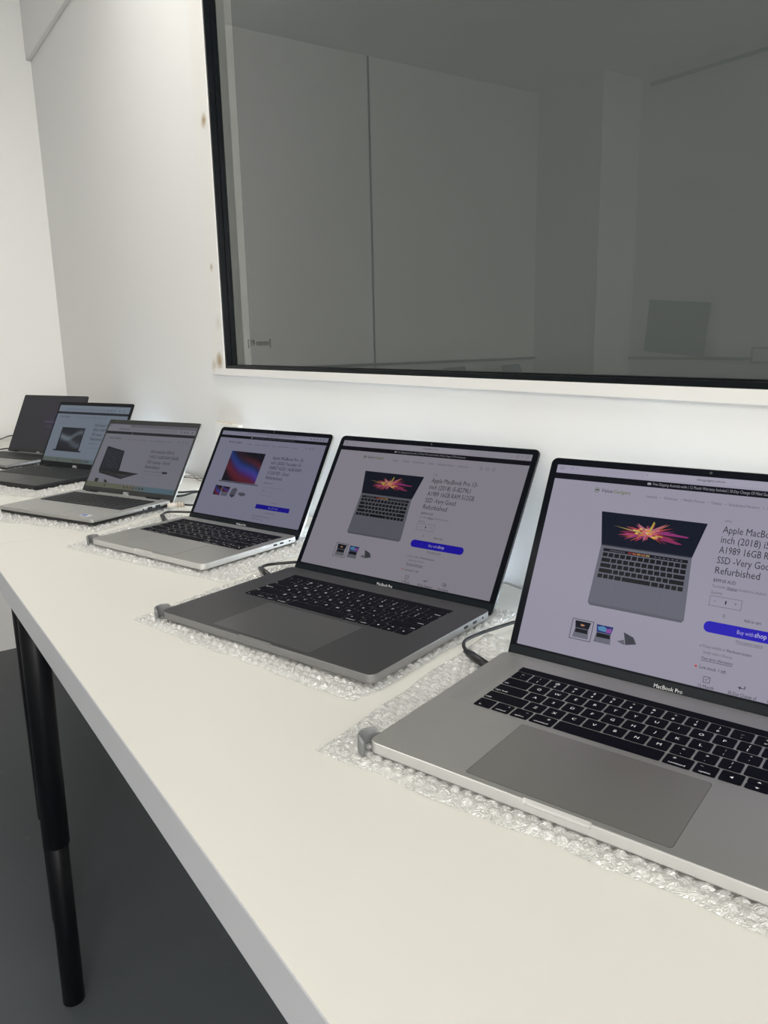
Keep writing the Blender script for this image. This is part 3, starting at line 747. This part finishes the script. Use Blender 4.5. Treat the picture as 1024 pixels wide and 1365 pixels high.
def key_mesh(wd, hd, h, m):
    k = (round(wd, 5), round(hd, 5), h, m.name)
    if k not in _km:
        bm = bmesh.new(); pts = rrect(-wd/2, wd/2, -hd/2, hd/2, .0013, 2); prism(bm, pts, 0, h)
        bmesh.ops.recalc_face_normals(bm, faces=bm.faces)
        me = bpy.data.meshes.new('key'); bm.to_mesh(me); bm.free(); me.materials.append(m); _km[k] = me
    return _km[k]
def add_text(acc, t, x, y, size, z, align='c'):
    V, Fc, wd = text_geo(t)
    if not len(V): return
    h = .36*size
    if align == 'c': x0 = x-wd*size/2; y0 = y-h
    elif align == 'l': x0 = x; y0 = y-h
    else: x0 = x-wd*size; y0 = y-h
    b = len(acc[0])
    for v in V: acc[0].append((x0+v[0]*size, y0+v[1]*size, z))
    for f in Fc: acc[1].append([b+i for i in f])
def mac_keyboard(base, x0, y0, w_, kd, zt, separate=True, legend=True, legend_mat=None):
    """x0 left, y0 front of the bottom row, zt = deck height; kd = depth incl. touch bar"""
    px = w_/14.5; tb = .0112; py = (kd-tb)/5; gap = .0021
    kh = .0007
    acc = ([], [])
    for r, row in enumerate(MAC_ROWS):
        yc = y0+(4-r+.5)*py; x = x0
        for i, (a, b, u) in enumerate(row):
            wk = u*px-gap; xc = x+u*px/2; x += u*px
            if a == 'UD':
                for s in (0, 1):
                    o = link('key', key_mesh(wk, py/2-gap*.6, kh, M['key']), None, base); o.location = (xc, yc+(s-.5)*py*.5*.94, zt-.0002)
                    q = .0016; zz = zt+kh-.0001; c_ = yc+(s-.5)*py*.5*.94; sg = 1 if s else -1
                    bb = len(acc[0]); acc[0].extend([(xc-q, c_-q*.5*sg, zz), (xc+q, c_-q*.5*sg, zz), (xc, c_+q*.7*sg, zz)]); acc[1].append([bb, bb+1, bb+2])
                continue
            o = link('key', key_mesh(wk, py-gap, kh, M['key']), None, base); o.location = (xc, yc, zt-.0002)
            zz = zt+kh-.0001
            if not legend: continue
            if a in ('<', '>') and r == 4:
                q = .0017*(1 if a == '>' else -1); bb = len(acc[0]); acc[0].extend([(xc-q*.6, yc-.0016, zz), (xc+q*.9, yc, zz), (xc-q*.6, yc+.0016, zz)]); acc[1].append([bb, bb+1, bb+2] if a == '>' else [bb, bb+2, bb+1])
            elif len(a) > 1:
                left = i < len(row)/2
                if r == 4:
                    add_text(acc, a, xc+(0 if a != 'fn' else -.003), yc-.0045, .0034, zz)
                    if b: add_text(acc, b, xc+.004*(1 if left else -1), yc+.0040, .0042, zz)
                else: add_text(acc, a, (xc-wk/2+.0015) if left else (xc+wk/2-.0015), yc-.0045, .0036, zz, 'l' if left else 'r')
            elif b: add_text(acc, b, xc, yc+.0033, .0050, zz); add_text(acc, a, xc, yc-.0036, .0050, zz)
            elif a: add_text(acc, a, xc, yc, .0058, zz)
    if legend and acc[0]:
        me = bpy.data.meshes.new('key_legends'); me.from_pydata(acc[0], [], acc[1]); o = link('key_legends', me, legend_mat or M['legend'], base)
    # touch bar: a black glass strip with a bright chamfer behind it
    ty = y0+5*py
    o = prism_obj('touch_bar', rrect(x0, x0+w_, ty+.0006, ty+tb, .0008, 2), zt-.0002, zt+.0004, M['key'], base)
    return ty+tb
def dell_keyboard(base, x0, y0, w_, kd, zt, m, stuff=False):
    prism_obj('keyboard_well', rrect(x0-.001, x0+w_+.001, y0-.001, y0+kd+.001, .002, 2), zt-.0003, zt+.0001, M['well'], base)
    rows = [[1]*14, [1]*13+[2], [1.5]+[1]*12+[1.5], [1.75]+[1]*11+[2.25], [2.25]+[1]*10+[2.75], [1, 1.25, 1, 1.25, 5.25, 1.25, 1, 1, 1, 1]]
    rh = [.6, 1, 1, 1, 1, 1]; tot = sum(rh); y = y0+kd
    bm = bmesh.new() if stuff else None
    for row, h in zip(rows, rh):
        hh = kd*h/tot; s = sum(row); x = x0
        for u in row:
            wk = w_*u/s; g = .0016
            if stuff: prism(bm, [(x+g/2, y-hh+g/2), (x+wk-g/2, y-hh+g/2), (x+wk-g/2, y-g/2), (x+g/2, y-g/2)], zt, zt+.0012)
            else:
                o = link('key', key_mesh(wk-g, hh-g, .0011, m), None, base); o.location = (x+wk/2, y-hh/2, zt+.0001)
            x += wk
        y -= hh
    if stuff: o = bm_obj('keys', bm, m, base); o['kind'] = 'stuff'

def text_plate(name, t, parent, xc, v, width, h, z, m, bold=0):
    V, Fc, wd = text_geo(t); sx = width/wd; bm = bmesh.new()
    vs = [bm.verts.new((xc-width/2+p[0]*sx, v-h*.36+p[1]*h, z)) for p in V]
    for f in Fc:
        try: bm.faces.new([vs[i] for i in f])
        except ValueError: pass
    me = bpy.data.meshes.new(name); bm.to_mesh(me); bm.free(); return link(name, me, m, parent)

def lid_obj(root, y, z, t):
    o = empty('lid_pivot'); return o

def make_laptop(spec):
    W, D, HB = spec['W'], spec['D'], .008
    zt, T = spec['zt'], spec['T']
    wh = zt-T
    root = empty('laptop', (spec['x'], spec['y'], wh+.0002), spec['a'])
    tag(root, spec['label'], 'laptop', spec.get('group'))
    T = T-.0002
    yf = HB-D
    body, pad = M[spec['body']], M[spec['pad']]
    mac = spec['mac']
    # ---- base
    bm = bmesh.new(); prism(bm, rrect(0, W, yf, HB, spec.get('r', .009), 6), 0.0 if mac else .0048, T, .0009 if mac else .0012)
    bmesh.ops.recalc_face_normals(bm, faces=bm.faces)
    if mac:
        for f in bm.faces:
            if abs(f.normal.z) < .75: f.material_index = 1  # upright faces get the paler, painted-lit rim colour
    base = bm_obj('base', bm, [body, M[spec['rimm']]] if mac else body, root)
    if not mac: prism_obj('bottom_cover', rrect(.0012, W-.0012, yf+.0012, HB-.0012, .006, 4), 0.0, .0049, M['dell_black'], base)
    if mac:   # finger scoop in the front rim
        nw = .054 if W > .32 else .048
        cb = bmesh.new(); box(cb, W/2-nw/2, W/2+nw/2, yf-.004, yf+.0028, T-.0042, T+.004)
        bmesh.ops.recalc_face_normals(cb, faces=cb.faces); bevel_all(cb, .0012, 2)
        for f in cb.faces: f.material_index = 1  # scoop painted in the lit rim tone as well
        cut = bm_obj('cut', cb, [body, M[spec['rimm']]])
        md = base.modifiers.new('b', 'BOOLEAN'); md.object = cut; md.operation = 'DIFFERENCE'; md.solver = 'EXACT'
        base.parent = None; base.location = (0, 0, 0)
        bpy.context.view_layer.update()
        nm = bpy.data.meshes.new_from_object(base.evaluated_get(bpy.context.evaluated_depsgraph_get()))
        base.modifiers.clear(); base.data = nm; base.parent = root
        bpy.data.objects.remove(cut)
    # trackpad
    if 'tp' in spec:
        tw, td, ty, tc = spec['tp']
        prism_obj('touchpad_groove', rrect(W*tc-tw/2-.0004, W*tc+tw/2+.0004, yf+ty-.0004, yf+ty+td+.0004, .003, 3), T-.0004, T+.00005, M['groove'], base)
        prism_obj('touchpad', rrect(W*tc-tw/2, W*tc+tw/2, yf+ty, yf+ty+td, .003, 3), T-.0004, T+.00015, pad, base)
    ky, kd, kw = spec['ky'], spec['kd'], spec['kw']
    if mac:
        yb = mac_keyboard(base, W/2-kw/2, yf+ky, kw, kd, T, legend_mat=M['legend'])
        box_obj('bright_rim', (W/2-kw/2, W/2+kw/2, yb, yb+.0006, T-.0003, T+.0003), M['silver'] if spec['body'] == 'silver' else M['silver_pad'], base)
        if W > .32:
            for s in (0, 1):
                bm = bmesh.new(); gx = .012 if s == 0 else W-.030
                for i in range(10):
                    for j in range(56):
                        cx_, cy_ = gx+i*.0019+(j % 2)*.0009, yf+ky+j*.0018
                        pr = .00028; vs = [bm.verts.new((cx_+pr*a, cy_+pr*b, T+.00006)) for a, b in ((1, 0), (0, 1), (-1, 0), (0, -1))]; bm.faces.new(vs)
                bm_obj('speaker_grille', bm, M['groove'], base)['kind'] = 'stuff'
    else:
        dell_keyboard(base, W/2-kw/2, yf+ky, kw, kd, T, M[spec.get('keymat', 'dark_key')], spec.get('stuffkeys', False))
    # ports on the right side
    for (py_, pl, ph, pz) in spec.get('ports', ()):
        pts = rrect(-pl/2, pl/2, -ph/2, ph/2, min(ph*.49, .0012), 3)
        bm = bmesh.new(); prism(bm, pts, 0, .0006)
        o = bm_obj('port', bm, M['port'], base)
        o.rotation_euler = (math.pi/2, 0, math.pi/2); o.location = (W-.0001, py_, pz)
    for (sx_, sy_, sw, sh) in spec.get('stickers', ()):
        s_ = prism_obj('sticker', rrect(sx_-sw/2, sx_+sw/2, sy_-sh/2, sy_+sh/2, .001, 2), T, T+.0002, M['stick_w'], base)
        s_['label'] = 'small white and blue sticker'
    for (sx_, sy_, sw, sh) in spec.get('stickers', ()):
        prism_obj('sticker_print', rrect(sx_-sw*.42, sx_+sw*.10, sy_-sh*.34, sy_+sh*.34, .001, 2), T+.0002, T+.0003, M['stick_b'], base)
    for (fx, fy) in ((.025, yf+.025), (W-.025, yf+.025), (.025, HB-.025), (W-.025, HB-.025)):
        pass
    # ---- lid
    t = spec['t']; ly, lz = spec['ly'], spec['lz']
    LH, dbt, DW, DH = spec['LH'], spec['db'], spec['DW'], spec['DH']
    th = spec.get('lt', .0045)
    v0 = spec.get('v0', -.001)
    r = spec.get('lr', .008)
    bm = bmesh.new(); prism(bm, rrect(0, W, v0, LH, r, 6), -th, -.0006, .0006)
    lid = bm_obj('lid', bm, M[spec['lidm']], root)
    lid.rotation_euler = (math.pi/2-t, 0, 0); lid.location = (0, ly, T+lz)
    rim = spec.get('rim', .0008)
    bz = prism_obj('bezel', rrect(rim, W-rim, v0+.0005, LH-rim, max(r-rim, .001), 6), -.0008, -.0001, M[spec['bezel']], lid)
    if mac:
        prism_obj('chin', rrect(rim+.001, W-rim-.001, v0+.001, dbt-.0022, .001, 2), -.0002, .0, M['chin'], lid)
        text_plate('name_print', 'MacBook Pro', lid, W/2, spec.get('tv', dbt-.0082), spec.get('tw', .0272), .0056, .00012, M['mbtext'])
        bm = bmesh.new(); cyl(bm, W/2, LH-.0042, -.0001, .0001, .0013, 12); bm_obj('webcam', bm, M['groove'], lid)
        # hinge barrel between base and lid
        bm = bmesh.new(); tube(bm, [Vector((.03, HB-.0035, T-.0038)), Vector((W-.03, HB-.0035, T-.0038))], .0036, 10)
        bm_obj('hinge', bm, M['black_frame'], base, True)
    else:
        text_plate('name_print', 'DELL', lid, W/2, max(dbt*.56, .0085), .0185, .0085, .00012, M['dell_text'])
        bm = bmesh.new(); cyl(bm, W/2, LH-.0045, -.0001, .0001, .0012, 12); bm_obj('webcam', bm, M['port'], lid)
        for hx in (.05, W-.05):
            bm = bmesh.new(); tube(bm, [Vector((hx-.02, HB-.0045, T-.001)), Vector((hx+.02, HB-.0045, T-.001))], .004, 10)
            bm_obj('hinge', bm, M['black_bezel'], base, True)
    pg = spec['page']
    d = pg.build(lid, M['scr_gloss'] if mac else M['scr_matte'], (W-DW)/2, dbt, .00004)
    return root

GRP = 'open laptops in a row on the white tables'
SP = dict(ly=.0101, lz=-.0082)
L5 = dict(rimm='silver_rim_lit', x=-.5811, y=.5467, a=.3089, t=.4589, W=.3493, D=.2407, zt=.015, T=.0105, body='silver', pad='silver_pad', mac=True, lidm='silver', bezel='bezel',
          ky=.1097, kd=.1016, kw=.275, tp=(.1609, .0951, .0071, .5), LH=.2330, db=.0173, DW=.3315, DH=.2071, page=mac_page((.62, .62, .64)),
          ports=((-.035, .0085, .003, .006), (-.055, .0085, .003, .006)), label='large silver laptop nearest the camera, cut off by the right edge of the photo', **SP)
L4 = dict(L5, rimm='grey_rim_lit', x=-1.0181, y=.514, a=.309, t=.5736, zt=.016, T=.0105, body='grey_al', pad='grey_pad', lidm='grey_al', page=mac_page((.43, .43, .41)),
          ports=((-.012, .003, .003, .006), (-.031, .0085, .003, .006), (-.051, .0085, .003, .006)), label='dark grey laptop with black keys, second from the right')
L3 = dict(L5, x=-1.4643, y=.5137, a=.3177, t=.5409, zt=.0175, T=.0105, pad='silver_pad3', W=.3041, D=.2124, ky=.0905, kd=.1016, kw=.2715, tp=(.134, .083, .0065, .5), LH=.2055, db=.0179, DW=.2865, DH=.179,
          page=mac13_page((.33, .335, .375)), ports=((-.012, .003, .003, .006), (-.031, .0085, .003, .006), (-.047, .0085, .003, .006)), tw=.026, label='small silver laptop showing a blue and red wallpaper picture, third from the right')
SPD = dict(ly=.0095, lz=-.004)
L2 = dict(x=-1.9028, y=.4148, a=.4207, t=.5752, W=.3057, D=.2075, zt=.0205, T=.0125, body='dell_silver', pad='dell_silver', mac=False, lidm='dell_silver', bezel='dell_bezel', r=.006, lr=.005,
          ky=.088, kd=.092, kw=.268, tp=(.1, .062, .010, .48), LH=.1967, db=.0193, DW=.2938, DH=.1652, page=dell_page((.30, .30, .30)), rim=.0008,
          ports=((-.030, .013, .0055, .0068), (-.052, .0125, .0055, .0068), (-.070, .0035, .0035, .0065)), stickers=((.262, -.178, .026, .013),),
          label='silver laptop with dark grey bezel and a blue sticker on its palm rest', ly=.0101, lz=-.0082)
L1 = dict(L2, x=-2.4148, y=.4183, a=.4052, t=.4907, W=.323, D=.222, zt=.020, T=.0125, body='dell_black', pad='dell_black', lidm='dell_black', bezel='black_bezel', ky=.095, kd=.095, kw=.290,
          LH=.208, db=.0228, DW=.309, DH=.174, page=dell_dark_page((.36, .36, .36), .309, .174), stickers=(), ports=(), stuffkeys=True,
          label='black laptop with a bluish page on its screen, second from the left')
L0 = dict(L1, x=-2.842, y=.4021, a=.4308, t=.4643, D=.216, body='dell_grey', pad='dell_grey', lidm='dell_black', bezel='dell_bezel', LH=.208, db=.016, DW=.312, DH=.1855, page=dark_page((1, 1, 1), .312, .1855),
          label='dark laptop with an almost black screen, farthest left')
for S_ in (L5, L4, L3, L2, L1, L0):
    S_['group'] = GRP; make_laptop(S_)

# wraps
def wrap_for(S_, corners, label, **k):
    foot = (0, S_['W'], .008-S_['D'], .008)
    bubble_wrap((S_['x'], S_['y']), S_['a'], corners, foot, label, wh=S_['zt']-S_['T'], **k)
wrap_for(L5, ((-.043, -.249), (.42, -.256), (.42, .03), (-.060, .075)), 'bubble wrap under the large silver laptop nearest the camera', seed=11)
wrap_for(L4, ((-.036, -.252), (.352, -.262), (.366, .052), (-.055, .05)), 'bubble wrap under the dark grey laptop', seed=12, pitch=.0105)
wrap_for(L3, ((-.040, -.229), (.360, -.213), (.340, .05), (-.11, .045)), 'bubble wrap under the small silver laptop with the red and blue picture', seed=13, pitch=.0105, step=.003)
wrap_for(L2, ((-.06, -.250), (.330, -.212), (.300, .05), (-.05, .05)), 'bubble wrap under the silver laptop with the blue sticker', seed=14, pitch=.011, step=.003)
wrap_for(L1, ((-.02, -.300), (.405, -.245), (.385, .02), (-.02, .04)), 'crumpled bubble wrap under the black laptop with the bluish page', seed=15, step=.003, crumple=.012)
wrap_for(L0, ((-.05, -.24), (.362, -.24), (.352, .02), (-.05, .04)), 'crumpled bubble wrap under the farthest left laptop', seed=16, step=.003, crumple=.008)

# ------------------------------------------------------------------ corner guards
def corner_guard(S_, label):
    """grey rubber crescent round the front left corner"""
    a = S_['a']; W = S_['W']; yf = .008-S_['D']
    wh = S_['zt']-S_['T']; H = S_['T']
    o = empty('corner_guard', (0, 0, 0)); c, s = math.cos(a), math.sin(a)
    lx, ly_ = -.0005, yf+.0065
    o.location = (S_['x']+c*lx-s*ly_, S_['y']+s*lx+c*ly_, wh*.3); o.rotation_euler = (0, 0, a)
    tag(o, label, 'corner guard', 'grey rubber corner guards on the laptops')
    bm = bmesh.new(); n = 22; a0, a1 = math.radians(92), math.radians(272)
    ro, ri = .0125, .0098; top = H+wh*.7+.0035
    rings = []
    for k in range(n+1):
        t = a0+(a1-a0)*k/n; e = min(1, min(k, n-k)/3.0); zt_ = top*(0.80+.20*math.sin(e*math.pi/2))
        ca, sa = math.cos(t), math.sin(t)
        rings.append([bm.verts.new((r_*ca, r_*sa, z_)) for r_, z_ in ((ri, .0), (ro-.0008, 0), (ro, .0012), (ro, zt_-.0012), (ro-.0008, zt_), (ri+.0006, zt_), (ri, zt_-.0008))])
    for p, q in zip(rings, rings[1:]):
        m_ = len(p)
        for i in range(m_): bm.faces.new((p[i], p[(i+1) % m_], q[(i+1) % m_], q[i]))
    bm.faces.new(rings[0]); bm.faces.new(rings[-1][::-1])
    bm_obj('curved_wall', bm, M['rubber'], o)
    bm = bmesh.new(); pts = [(ri*math.cos(a0+(a1-a0)*k/n), ri*math.sin(a0+(a1-a0)*k/n)) for k in range(n+1)]
    prism(bm, pts, 0, wh*.5); bm_obj('foot_pad', bm, M['rubber'], o)
corner_guard(L5, 'grey rubber guard on the front left corner of the nearest silver laptop')
corner_guard(L4, 'grey rubber guard on the front left corner of the dark grey laptop')
corner_guard(L3, 'grey rubber guard on the front left corner of the small silver laptop')

# ------------------------------------------------------------------ cables
def cable(pts, r, label, m='cable', plug=None, cat='cable', n=12):
    o = empty('cable', pts[0]); tag(o, label, cat)
    P0 = Vector(pts[0])
    P = [p-P0 for p in smooth_path(pts, n)]
    bm = bmesh.new(); tube(bm, P, r, 10); bm_obj('cord', bm, M[m], o, True)
    if plug:
        q = Vector(plug)-P0; d = (q-P[0]).normalized()
        bm = bmesh.new(); tube(bm, [P[0]-d*.004, P[0]+d*.003, P[0]+d*.004, q], lambda t: .0030 if t < .5 else .0046, 12)
        bm_obj('plug', bm, M[m], o, True)
    return o
def side(S_, y, off, z):
    a = S_['a']; c, s = math.cos(a), math.sin(a); return (S_['x']+c*off-s*y, S_['y']+s*off+c*y, z)
cable([(-.616, .5275, .009), (-.634, .5375, .009), (-.6475, .556, .008), (-.653, .600, .008), (-.650, .655, .008), (-.62, .72, .006), (-.60, .742, .004)], .0021, 'black charging cable looping into the left side of the nearest silver laptop', plug=side(L5, -.030, -.0005, .0105))
cable([(-1.058, .487, .010), (-1.066, .4955, .010), (-1.069, .51, .010), (-1.055, .547, .010), (-1.03, .60, .008), (-1.01, .70, .006)], .0023, 'black charging cable looping into the left side of the dark grey laptop', plug=side(L4, -.038, -.0005, .0115))
cable([(-1.527, .492, .012), (-1.545, .503, .012), (-1.550, .517, .012), (-1.53, .552, .010), (-1.50, .60, .008), (-1.48, .68, .006)], .0023, 'black charging cable looping into the left side of the small silver laptop', plug=side(L3, -.040, -.0005, .013))
cable([(-2.408, .378, .011), (-2.430, .384, .011), (-2.440, .402, .011), (-2.432, .425, .012), (-2.40, .47, .010), (-2.37, .53, .006)], .0023, 'black cable looping at the left side of the black laptop', plug=side(L1, -.040, -.0005, .013))
cable([(-1.99, .55, .006), (-1.86, .60, .006), (-1.785, .620, .006), (-1.765, .66, .006), (-1.70, .70, .006), (-1.6, .72, .006)], .0022, 'upper black cable crossing the table behind the silver laptop', 'cable')
cable([(-1.90, .535, .006), (-1.80, .575, .006), (-1.735, .603, .006), (-1.745, .655, .008), (-1.66, .69, .006), (-1.58, .70, .006)], .0024, 'lower black cable crossing the table behind the silver laptop', 'cable')
cable([(-2.1, .69, .004), (-2.02, .71, .004), (-1.99, .735, .005), (-1.93, .725, .004), (-1.85, .735, .004)], .0011, 'thin grey wire lying along the wall foot', 'thin_cable')
cable([(-2.1, .67, .004), (-2.02, .70, .004), (-1.97, .715, .006), (-1.93, .74, .004), (-1.85, .72, .004)], .0013, 'second thin grey wire tangled at the wall foot', 'thin_cable')
cable([(-3.30, .42, .006), (-3.36, .47, .006), (-3.42, .52, .010), (-3.38, .60, .006), (-3.2, .70, .006)], .0022, 'dark cable on the table by the left wall corner', 'cable')
cable([(-2.86, .33, .012), (-2.905, .38, .014), (-2.925, .425, .016), (-2.88, .46, .012), (-2.84, .52, .01)], .0024, 'dark cable at the left side of the farthest laptop', 'cable')

# pale ribbed adapter plugged into the silver laptop with the sticker
ad = empty('plug_adapter', side(L2, .002, L2['W']+.0135, .012), L2['a']+.75); tag(ad, 'pale ribbed clear plug adapter at the right side of the silver laptop', 'adapter')
M['adapter'] = mat('pale_clear_plastic', (0.42, 0.34, 0.27), 0.2)
M['adapter2'] = mat('cream_plastic', (0.62, 0.57, 0.50), 0.3)
bm = bmesh.new()
tube(bm, [Vector((-.013, 0, 0)), Vector((.004, 0, 0))], .0056, 14)
bm_obj('shell', bm, M['adapter2'], ad, True)
for k in range(6):
    bm = bmesh.new(); x_ = .005+k*.0030
    tube(bm, [Vector((x_, 0, 0)), Vector((x_+.0024, 0, 0))], .0064 if k % 2 else .0055, 14); bm_obj('rib', bm, M['adapter'] if k % 2 else M['adapter2'], ad, True)
bm = bmesh.new(); tube(bm, [Vector((.022, 0, 0)), Vector((.032, 0, -.002)), Vector((.07, .01, -.006)), Vector((.11, .03, -.006))], .0022, 8); bm_obj('cord', bm, M['cable'], ad, True)

# ------------------------------------------------------------------ table and laptops behind the camera (seen only in the window glass)
bt = empty('table', (-3.17, -1.22, FLOOR)); tag(bt, 'white table along the left wall behind the camera', 'table')
box_obj('tabletop', (-.30, .30, -.70, .70, -FLOOR-TH, -FLOOR), M['table'], bt, .001)
for sx_ in (-.25, .25):
    for sy_ in (-.62, .62):
        bm = bmesh.new(); cyl(bm, sx_, sy_, 0, -FLOOR-TH, .024, 16); bm_obj('leg', bm, M['leg'], bt, True)
def back_laptop(x, y, rz, label):
    o = empty('laptop', (x, y, 0.0005), rz); tag(o, label, 'laptop', 'laptops on the table behind the camera')
    bm = bmesh.new(); prism(bm, rrect(-.155, .155, -.21, .0, .008, 3), 0, .014, .001); b = bm_obj('base', bm, M['dell_black'], o)
    dell_keyboard(b, -.135, -.115, .27, .09, .014, M['dark_key'], True)
    bm = bmesh.new(); prism(bm, rrect(-.155, .155, 0, .205, .006, 3), -.006, 0, .001); l = bm_obj('lid', bm, M['dell_black'], o)
    l.rotation_euler = (math.pi/2-.42, 0, 0); l.location = (0, .004, .0145)
    prism_obj('display', rrect(-.147, .147, .018, .196, .001, 2), 0, .0004, M['board'], l)
back_laptop(-3.24, -.78, math.radians(62), 'dark laptop behind the camera, nearest the window wall')
back_laptop(-3.26, -1.24, math.radians(62), 'dark laptop behind the camera, in the middle of its table')
back_laptop(-3.27, -1.67, math.radians(62), 'dark laptop behind the camera, nearest the far wall')
